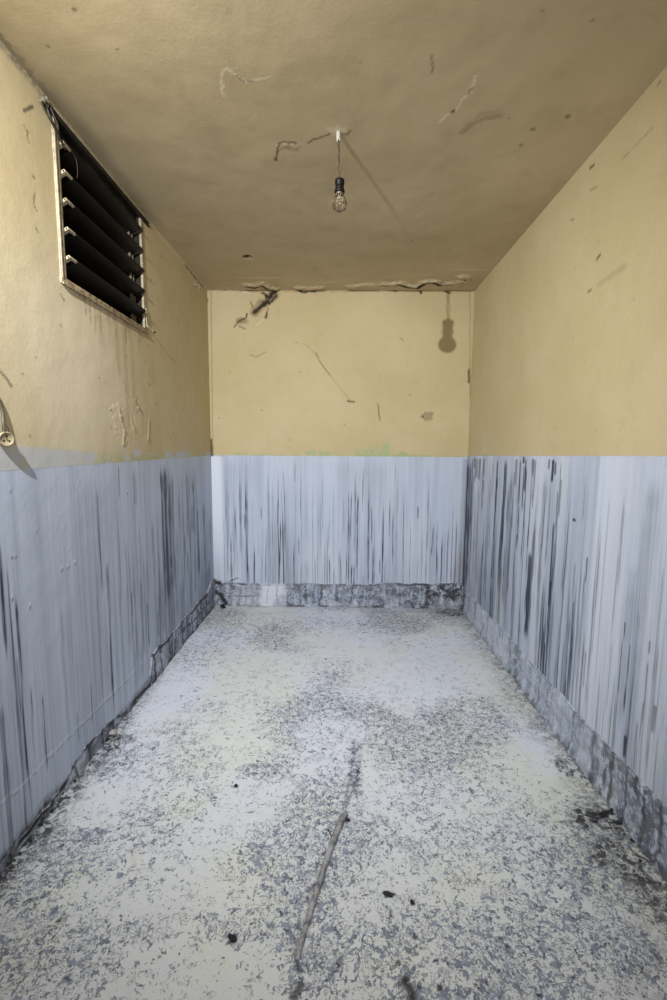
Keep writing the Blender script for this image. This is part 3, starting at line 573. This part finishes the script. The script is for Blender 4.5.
def tube(bm, pts, r, seg=8, r2=None):
    pts = [Vector(p) for p in pts]; rings = []; r2 = r if r2 is None else r2; pn = None
    for i, p in enumerate(pts):
        d = (pts[min(i+1, len(pts)-1)]-pts[max(i-1, 0)]).normalized()
        n = (pn-d*pn.dot(d)).normalized() if pn else (Vector((0, 0, 1)) if abs(d.z) < .9 else Vector((1, 0, 0))).cross(d).normalized()
        pn = n; b = d.cross(n); rr = r+(r2-r)*i/(len(pts)-1)
        rings.append([bm.verts.new(p+n*math.cos(a)*rr+b*math.sin(a)*rr) for a in (2*math.pi*k/seg for k in range(seg))])
    for A, Bb in zip(rings, rings[1:]):
        for k in range(seg): bm.faces.new((A[k], A[(k+1) % seg], Bb[(k+1) % seg], Bb[k]))
    bm.faces.new(rings[0][::-1]); bm.faces.new(rings[-1])
def lathe(bm, prof, seg=28, mat=None):
    mat = mat or Matrix.Identity(4); rings = []
    for r, z in prof:
        if r < 1e-6: rings.append([bm.verts.new(mat @ Vector((0, 0, z)))])
        else: rings.append([bm.verts.new(mat @ Vector((r*math.cos(a), r*math.sin(a), z))) for a in (2*math.pi*k/seg for k in range(seg))])
    for A, Bb in zip(rings, rings[1:]):
        for k in range(seg):
            a = [A[k % len(A)], A[(k+1) % len(A)]] if len(A) > 1 else [A[0]]
            b = [Bb[(k+1) % len(Bb)], Bb[k % len(Bb)]] if len(Bb) > 1 else [Bb[0]]
            if len(a)+len(b) > 2: bm.faces.new(a+b)
def spline(pts, n=10):
    pts = [Vector(p) for p in pts]; out = []
    for i in range(len(pts)-1):
        p0, p1, p2, p3 = pts[max(i-1, 0)], pts[i], pts[i+1], pts[min(i+2, len(pts)-1)]
        for k in range(n):
            t = k/n; out.append(.5*((2*p1)+(p2-p0)*t+(2*p0-5*p1+4*p2-p3)*t*t+(3*p1-p0-3*p2+p3)*t**3))
    return out+[pts[-1]]
def empty(name, loc):
    o = bpy.data.objects.new(name, None); COL.objects.link(o); o.location = loc; o.empty_display_size = .05; return o

# front wall behind the camera with its door opening
mat_plain = simple('plain_cream_plaster', CREAM, .85, noise=.06, nscale=3)
bm = bmesh.new()
DX0, DX1, DZ = -.35, .55, 2.05
box(bm, (XL-.1, YF-.1, 0), (DX0, YF, H)); box(bm, (DX1, YF-.1, 0), (XR+.1, YF, H)); box(bm, (DX0, YF-.1, DZ), (DX1, YF, H))
new_obj('wall_front', bm, mat_plain, smooth=False, kind='structure')
bm = bmesh.new()
box(bm, (DX0-.05, YF, 0), (DX0+.02, YF+.015, DZ+.05)); box(bm, (DX1-.02, YF, 0), (DX1+.05, YF+.015, DZ+.05)); box(bm, (DX0+.02, YF, DZ-.02), (DX1-.02, YF+.015, DZ+.05))
new_obj('trim_1', bm, simple('door_trim_paint', (.3, .28, .22), .5), smooth=False, kind='structure')

# ------------------------------------------------------------------ window_1: louvred window set high in the left wall
mat_alu = simple('aged_aluminium', (0.40, 0.34, 0.23), .5, .1, noise=.2, nscale=35, bump=.0006)
mat_rust = simple('flaking_sill_paint', (0.36, 0.30, 0.19), .6, .1, nscale=45, dark=(.13, .075, .035), bump=.002)
mat_dark = simple('dark_window_metal', (0.020, 0.016, 0.010), .6, .0, nscale=25, dark=(.008, .006, .004), spec=.2)
mat_blade = simple('dirty_dark_glass_louvre', (0.0075, 0.0055, 0.0032), .42, 0, nscale=12, dark=(.003, .0022, .0015), spec=.15)
mat_wire = simple('dull_black_wire', (0.03, 0.025, 0.018), .5)
mat_clip = simple('pale_metal_clip', (0.50, 0.42, 0.28), .45, .2, nscale=80)
win = empty('window_1', (XL, (WY0+WY1)/2, WZ0)); tag(win, kind='structure')
xi, xo = XL+.004, XL-.11; xl = XL-.018
bm = bmesh.new()                                # near jamb, far jamb
box(bm, (xl, WY0-.032, WZ0-.015), (xi, WY0+.004, WZ1-.02), .002)
box(bm, (XL+.002, WY0-.03, WZ0), (xi+.005, WY0-.022, WZ1-.03), .001); box(bm, (XL+.002, WY0-.012, WZ0), (xi+.003, WY0-.006, WZ1-.03), .001)
new_obj('jamb', bm, mat_alu, win)
bm = bmesh.new()
box(bm, (XL-.008, WY1-.001, WZ0-.015), (xi, WY1+.026, WZ1-.02), .002)
new_obj('jamb', bm, mat_alu, win)
bm = bmesh.new()
for y in (WY1-.03, WY1-.06): box(bm, (XL-.045, y, WZ0), (XL-.033, y+.010, WZ1), .001)
new_obj('guide_bar', bm, simple('brown_metal', (.16, .13, .08), .6), win)
bm = bmesh.new(); box(bm, (xl, WY0-.035, WZ0-.020), (XL+.007, WY1+.028, WZ0+.006), .003)
box(bm, (XL+.003, WY0-.03, WZ0-.022), (XL+.011, WY1+.03, WZ0-.014), .002)
new_obj('sill', bm, mat_rust, win)
bm = bmesh.new(); box(bm, (XL-.012, WY0-.07, WZ1-.002), (XL+.012, WY1+.11, WZ1+.006), .002)
new_obj('head_rail', bm, mat_alu, win)
bm = bmesh.new(); box(bm, (xo, WY0-.04, WZ1-.022), (XL+.009, WY1+.09, WZ1-.002), .002); box(bm, (xo, WY0, WZ1-.05), (XL-.02, WY1, WZ1-.022), .002); box(bm, (XL-.004, WY0-.075, WZ1-.024), (XL+.013, WY1+.10, WZ1-.020), .001)
new_obj('head_box', bm, mat_dark, win)
TILT = math.radians(27)
for i, z in enumerate([2.488, 2.386, 2.285, 2.181, 2.078]):
    Mb = Matrix.Translation((XL+.020, 0, z)) @ Matrix.Rotation(-TILT, 4, 'Y')
    bm = bmesh.new(); box(bm, (-.115, WY0+.052, -.0026), (0, WY1-.022, .0026), .0012, Mb)
    bl = new_obj('louvre_blade', bm, mat_blade, win, smooth=False)
    for y in (WY0+.006, WY1-.028):
        bm = bmesh.new(); box(bm, (-.075, y, -.005), (-.004, y+.020, .006), .0015, Mb)
        if y < 2: box(bm, (-.012, y, -.005), (-.002, y+.05, .005), .0015, Mb)
        c = new_obj('clip', bm, mat_clip if y < 2 else mat_dark, bl)
# slim operating bar and lever
bm = bmesh.new(); tube(bm, spline([(XL+.006, WY1+.018, 2.10), (XL+.006, WY1+.019, 2.04), (XL+.008, WY1+.020, 2.0)]), .003)
tube(bm, spline([(XL+.008, WY1+.018, 2.012), (XL+.022, WY1+.032, 1.994), (XL+.034, WY1+.046, 1.982)]), .0026)
new_obj('lever', bm, mat_alu, win)
bm = bmesh.new(); lathe(bm, [(0, -.007), (.005, -.005), (.007, 0), (.005, .005), (0, .007)], 12, Matrix.Translation((XL+.036, WY1+.048, 1.981)))
new_obj('lever_knob', bm, mat_dark, win)
# outer sheet of wall thickness around the opening (the reveal)
bm = bmesh.new()
x2 = XL-.14
for a, b in [((x2, WY0-.05, WZ0-.05), (XL-.004, WY0-.0, WZ1+.02)), ((x2, WY1, WZ0-.05), (XL-.004, WY1+.05, WZ1+.02)), ((x2, WY0, WZ0-.05), (XL-.004, WY1, WZ0)), ((x2, WY0, WZ1), (XL-.004, WY1, WZ1+.02))]: box(bm, a, b)
new_obj('reveal', bm, mat_dark, win, smooth=False)

# loose wires tangled at the near top corner of the window
def L3(x, y, off): p = pL(x, y); return (XL+off, p[0], p[1])
wr_ = empty('loose_wire', L3(40, 101, 0)); tag(wr_, 'loops of thin dark wire dangling from the near top corner of the louvred window', 'wire')
for pts in [[(40, 102), (37, 105), (40, 113), (46, 125), (53, 137), (57, 143), (62, 150)], [(43, 103), (42, 110), (46, 122), (52, 131), (55, 139)], [(46, 105), (48, 115), (51, 124), (53, 131), (57, 141)]]:
    bm = bmesh.new(); tube(bm, spline([L3(x, y, .012+.012*math.sin(math.pi*i/(len(pts)-1))) for i, (x, y) in enumerate(pts)]), .0026, 6)
    new_obj('wire_loop', bm, mat_wire, wr_)
bm = bmesh.new(); tube(bm, spline([L3(x, y, .024) for x, y in [(58, 143), (66, 152), (70, 160), (71.5, 170), (71, 178)]]), .0010, 6); new_obj('wire_tail', bm, simple('grey_wire', (.05, .042, .03), .6), wr_)
bm = bmesh.new()
for x, y, r in [(40, 100, .010), (43, 98.5, .008), (37.5, 101, .006), (44, 102, .008)]:
    c = L3(x, y, .012); lathe(bm, [(0, -r), (r*.7, -r*.7), (r, 0), (r*.6, r*.8), (0, r)], 10, Matrix.Translation(c) @ Matrix.Rotation(.6*r*100, 4, 'X'))
new_obj('taped_end', bm, simple('pale_tape', (.16, .14, .10), .7, nscale=90, dark=(.08, .06, .04)), wr_)

# ------------------------------------------------------------------ pendant bulb
px0, py0 = onp(338.5, 132, 2, H)[:2]
pend = empty('pendant_bulb', (px0, py0, H)); tag(pend, 'clear glass light bulb in a black holder hanging on a twisted cord from the ceiling', 'light bulb')
mat_white = simple('white_plastic_sleeve', (.33, .31, .26), .6, noise=.08, nscale=90)
mat_bake = simple('black_bakelite', (.005, .0045, .004), .5, noise=.2, nscale=60, spec=.2)
bm = bmesh.new(); TZ = lambda z: Matrix.Translation((px0+.0065, py0+.003, z)) @ Matrix.Diagonal((1.27, 1.27, 1.05, 1))
lathe(bm, [(0, H+.004), (.0085, H+.004), (.0090, H-.006), (.0088, H-.030), (.0078, H-.032), (.0065, H-.031), (.0065, H-.012), (0, H-.012)][::-1], 20, Matrix.Translation((px0, py0, 0)))
box(bm, (px0-.0065, py0-.009, H-.040), (px0-.001, py0-.004, H-.028), .001); box(bm, (px0+.003, py0-.0085, H-.036), (px0+.0075, py0-.003, H-.028), .001)
new_obj('ceiling_sleeve', bm, mat_white, pend)
HX, HY = .0065, .003                            # the holder hangs a little askew
zt = H-.170                                     # top of the lamp holder
for s in (-1, 1):
    bm = bmesh.new(); P_ = []
    for k in range(61):
        tt = k/60; z = H-.015+(zt-.004-(H-.015))*tt; ph = 2*math.pi*2.0*tt+(math.pi if s > 0 else 0)
        rr = .0020+.0030*math.exp(-((tt-.74)/.13)**2)
        P_.append((px0+HX*tt+math.cos(ph)*rr*1.1, py0+HY*tt+math.sin(ph)*rr, z))
    tube(bm, P_, .0017, 8); new_obj('cord', bm, mat_wire if s > 0 else simple('brown_cord', (.05, .035, .02), .6), pend)
bm = bmesh.new()
lathe(bm, [(0, 0), (.006, 0), (.008, -.003), (.0145, -.006), (.0152, -.010), (.0150, -.020), (.0138, -.022), (.0132, -.034), (.0140, -.035), (.0140, -.039), (.0132, -.040), (.0160, -.043), (.0166, -.046), (.0164, -.050), (.0150, -.052), (.0140, -.054), (.0125, -.054), (.012, -.040), (0, -.040)], 32, TZ(zt))
new_obj('lamp_holder', bm, mat_bake, pend)
bm = bmesh.new(); lathe(bm, [(.0125, -.041), (.0130, -.046), (.0122, -.049), (.0130, -.052), (.0124, -.055), (.0132, -.058), (.0128, -.0600), (0, -.0600)], 28, TZ(zt))
cap = new_obj('screw_cap', bm, simple('dull_brass', (.32, .27, .18), .4, .8), pend)
t = NT('clear_bulb_glass'); t.b.inputs['Transmission Weight'].default_value = 1; t.b.inputs['Roughness'].default_value = .02; t.b.inputs['IOR'].default_value = 1.45
t.b.inputs['Base Color'].default_value = (.86, .82, .74, 1)
cg = t.n('ShaderNodeTexCoord').outputs['Object']; t.L(t.bump(t.noise(cg, 60, 2), .0003, .3), t.b.inputs['Normal'])
out = [(.0128, -.057), (.0135, -.062), (.0165, -.068), (.0212, -.076), (.0240, -.085), (.0245, -.092), (.0232, -.101), (.0195, -.110), (.013, -.1165), (.006, -.1195), (0, -.1202)]
inn = [(max(0, r-.0009), z+(.0009 if r < .02 else 0)) for r, z in out]
bm = bmesh.new(); lathe(bm, out+inn[::-1], 40, TZ(zt)); bmesh.ops.remove_doubles(bm, verts=bm.verts, dist=1e-6)
bmesh.ops.recalc_face_normals(bm, faces=bm.faces)
glass = new_obj('bulb_glass', bm, t.m, pend)
bm = bmesh.new(); lathe(bm, [(0, -.0602), (.0075, -.0602), (.0060, -.066), (.0030, -.072), (.0024, -.084), (.0034, -.086), (0, -.087)], 16, TZ(zt)); new_obj('glass_stem', bm, simple('milky_glass', (.55, .52, .45), .2), glass)
bm = bmesh.new(); z0 = zt-.094
for s in (-1, 1): tube(bm, [(px0+HX+s*.002, py0+HY, zt-.078), (px0+HX+s*.009, py0+HY, z0)], .0005, 6)
tube(bm, [(px0+HX+.009*math.cos(a)*1.0, py0+HY+.006*math.sin(a), z0+.001*math.sin(3*a)) for a in np.linspace(math.pi, 2*math.pi, 15)], .0005, 6)
new_obj('filament', bm, mat_wire, glass)

# ------------------------------------------------------------------ hanging round socket at the left edge
mat_sock = simple('yellowed_plastic', (.30, .25, .15), .5, noise=.12, nscale=60)
sx, sy, sz = XL+.015, 1.408, CAMZ-.0+.040
c3 = onp(6, 439, 0, sx); sy, sz = c3[1], c3[2]
sk = empty('trailing_socket', (sx, sy, sz)); tag(sk, 'round cream three-hole socket hanging by its cable on the left wall', 'socket')
ax = Vector((.88, -.46, -.10)).normalized(); Ms = Matrix.Translation((sx, sy, sz)) @ ax.to_track_quat('Z', 'Y').to_matrix().to_4x4()
bm = bmesh.new(); lathe(bm, [(0, -.010), (.018, -.010), (.022, -.008), (.0228, -.004), (.0235, .000), (.0230, .004), (.0210, .006), (.0195, .006), (.0185, .0035), (0, .0035)], 32, Ms)
body = new_obj('body', bm, mat_sock, sk)
for a in (90, 215, 325):
    bm = bmesh.new(); r = .0092; lathe(bm, [(0, .0036), (.0031, .0036), (.0031, .0044), (0, .0044)], 14, Ms @ Matrix.Translation((r*math.cos(math.radians(a)), r*math.sin(math.radians(a)), 0)))
    new_obj('pin_hole', bm, mat_bake, body)
bm = bmesh.new(); lathe(bm, [(0, .0036), (.0022, .0036), (.0022, .005), (0, .005)], 12, Ms); new_obj('screw', bm, mat_clip, body)
bm = bmesh.new()
def Wp(x, y, off): return onp(x, y, 0, XL+off)
tube(bm, spline([Wp(6, 434, .016), Wp(3.5, 425, .012), Wp(2.5, 412, .008), Wp(-2, 398, .007), Wp(-12, 380, .007), Wp(-30, 350, .007)], 8), .0045, 8)
new_obj('cable', bm, simple('grey_brown_cable', (.10, .085, .06), .5), sk)
bm = bmesh.new(); tube(bm, spline([Wp(4, 424, .018), Wp(8, 428, .022), Wp(9, 433, .022)], 6), .0011, 6); tube(bm, spline([Wp(2, 424, .02), Wp(2.4, 432, .025)], 6), .0011, 6)
new_obj('bare_wire', bm, mat_wire, sk)

# ------------------------------------------------------------------ small hook near the top of the left wall
h3 = onp(195, 284, 0, XL); hk = empty('wall_hook', h3); tag(hk, 'small white hook high on the left wall close to the far corner', 'hook')
bm = bmesh.new(); box(bm, (XL-.002, h3[1]-.010, h3[2]-.012), (XL+.006, h3[1]+.010, h3[2]+.014), .002); new_obj('back_plate', bm, mat_white, hk)
bm = bmesh.new(); tube(bm, spline([(XL+.004, h3[1], h3[2]-.002), (XL+.022, h3[1], h3[2]-.008), (XL+.028, h3[1]+.004, h3[2]-.026), (XL+.020, h3[1]+.008, h3[2]-.034)]), .0035); new_obj('hook_arm', bm, mat_white, hk)

# ------------------------------------------------------------------ paint-crusted rod on the floor
mat_rod = simple('paint_crusted_rod', (.38, .38, .39), .75, nscale=38, dark=(.10, .10, .105), bump=.003)
rp = [pF(x, y) for x, y in [(341, 823), (333, 844), (323, 873), (314, 902), (305, 932), (297, 961)]]
rod = empty('floor_rod', (rp[0][0], rp[0][1], 0)); tag(rod, 'thin grey paint-crusted rod lying on the floor towards the camera', 'rod')
rs = np.random.RandomState(3)
bm = bmesh.new(); tube(bm, [Vector(p)+Vector((rs.rand()-.5, rs.rand()-.5, rs.rand()-.5))*.0012 for p in spline([(x, y, .0110-.0009*i) for i, (x, y) in enumerate(rp)], 12)], .0112, 12, .0070)
new_obj('shaft', bm, mat_rod, rod)
bm = bmesh.new(); a, b = Vector((*pF(345, 816), .009)), Vector((*pF(339, 827), .0105)); tube(bm, spline([a, a.lerp(b, .5)+Vector((0, 0, .003)), b], 6), .0100, 12, .0130); new_obj('end_cap', bm, mat_rod, rod)
bm = bmesh.new(); tube(bm, spline([(*pF(346, 821), .005), (*pF(350, 821.5), .004)], 4), .006, 8, .003); new_obj('stub', bm, mat_dark, rod)
bm = bmesh.new(); tube(bm, spline([(*pF(333, 845), .009), (*pF(330, 838), .018), (*pF(328, 836), .024)], 4), .0016, 6); new_obj('spur', bm, mat_dark, rod)

# ------------------------------------------------------------------ chips and crumbs on the floor
mat_chip = simple('dark_paint_chip', (.012, .012, .014), .7, nscale=120, bump=.002)
mat_pale = simple('pale_plaster_crumb', (.50, .50, .50), .8, nscale=70, dark=(.16, .15, .13), bump=.003)
def chip(name, x, y, r, el, rot, lift, mat, label, group=None, curl=.3, seed=1):
    """a ragged curled flake with real thickness"""
    rs = np.random.RandomState(seed); c = pF(x, y); n = 11; bm = bmesh.new(); rings = []
    for h0 in (0, .0016):
        ring = []
        for k in range(n):
            a = 2*math.pi*k/n; rr = r*(.7+.5*np.random.RandomState(seed*50+k).rand()); X = math.cos(a)*rr*el; Y = math.sin(a)*rr
            ring.append(bm.verts.new((X*math.cos(rot)-Y*math.sin(rot), X*math.sin(rot)+Y*math.cos(rot), h0+lift*max(0, Y/r)**1.3+curl*X*X/(r*el)+.0012)))
        ctr = bm.verts.new((0, 0, h0+.0015)); rings.append((ring, ctr))
    (A, ca), (Bb, cb) = rings
    for k in range(n):
        j = (k+1) % n; bm.faces.new((A[j], A[k], ca)); bm.faces.new((Bb[k], Bb[j], cb)); bm.faces.new((A[k], A[j], Bb[j], Bb[k]))
    o = new_obj(name, bm, mat, None, smooth=False); zmin = min(v.co.z for v in o.data.vertices); o.location = (c[0], c[1], .0025-zmin*0-.0)
    tag(o, label, 'flake' if mat is mat_chip else 'crumb', group); return o
def lump(name, x, y, r, mat, label, group=None, seed=1, off=(0, 0)):
    rs = np.random.RandomState(seed); c = pF(x, y); bm = bmesh.new(); bmesh.ops.create_icosphere(bm, subdivisions=2, radius=r)
    for v in bm.verts: v.co *= .75+.5*rs.rand(); v.co.z *= .62
    o = new_obj(name, bm, mat, None, smooth=False); zmin = min(v.co.z for v in o.data.vertices); o.location = (c[0]+off[0], c[1]+off[1], .002-zmin); o.rotation_euler.z = rs.rand()*3
    tag(o, label, 'crumb', group); return o
chip('paint_flake', 389, 896.5, .0068, 2.6, .0, .005, mat_chip, 'black curled sliver standing in for a hole and its lip shadow, right of the rod', curl=.25, seed=4)  # dark piece added in place of a hole and the shadow of its lip
chip('paint_flake', 412, 903.5, .0055, 1.2, .4, .003, mat_chip, 'tiny black flake just right of the larger curled black sliver', seed=7)
chip('paint_flake', 233, 940, .009, 1.6, 2.8, .006, mat_chip, 'small black flake on the floor left of the near end of the rod', seed=9)
chip('paint_flake', 236, 786.5, .006, 1.2, .3, .004, mat_chip, 'small black flake on mid floor left of and beyond the rod', seed=12)
chip('paint_flake', 604, 816, .009, 2.6, .4, .007, mat_chip, 'long dark curled flake by the right skirting', curl=.2, seed=15)
lump('plaster_crumb', 113, 735, .018, mat_pale, 'largest pale plaster crumb at the foot of the left wall', seed=3)
lump('plaster_crumb', 106, 741, .012, mat_chip, 'dark crumb beside the largest pale crumb at the left wall', seed=5)
lump('plaster_crumb', 117, 746, .011, mat_pale, 'small pale crumb on the camera side of the largest crumb at the left wall', seed=6)
G = 'dark crumbs along the right skirting'
for i, (x, y, r) in enumerate([(612, 811, .011), (596, 823, .009), (620, 824, .008), (604, 790, .010), (590, 778, .009), (575, 758, .010), (568, 747, .009), (640, 862, .009), (632, 842, .010), (585, 769, .007)]):
    lump('dirt_crumb', x, y, r*.6, mat_chip, 'small dark crumb of dirt lying along the foot of the right skirting', G, 20+i)
G = 'dark crumbs along the left skirting'
for i, (x, y, r) in enumerate([(62, 795, .010), (52, 812, .011), (40, 826, .010), (75, 782, .009), (132, 705, .009), (90, 766, .008), (30, 842, .010), (20, 855, .009)]):
    lump('dirt_crumb', x, y, r*.6, mat_chip, 'small dark crumb of dirt lying along the foot of the left skirting', G, 40+i)
chip('paint_flake', 223, 608, .022, 1.4, 1.2, .03, mat_chip, 'dark flake leaning in the far left corner of the floor', seed=22)
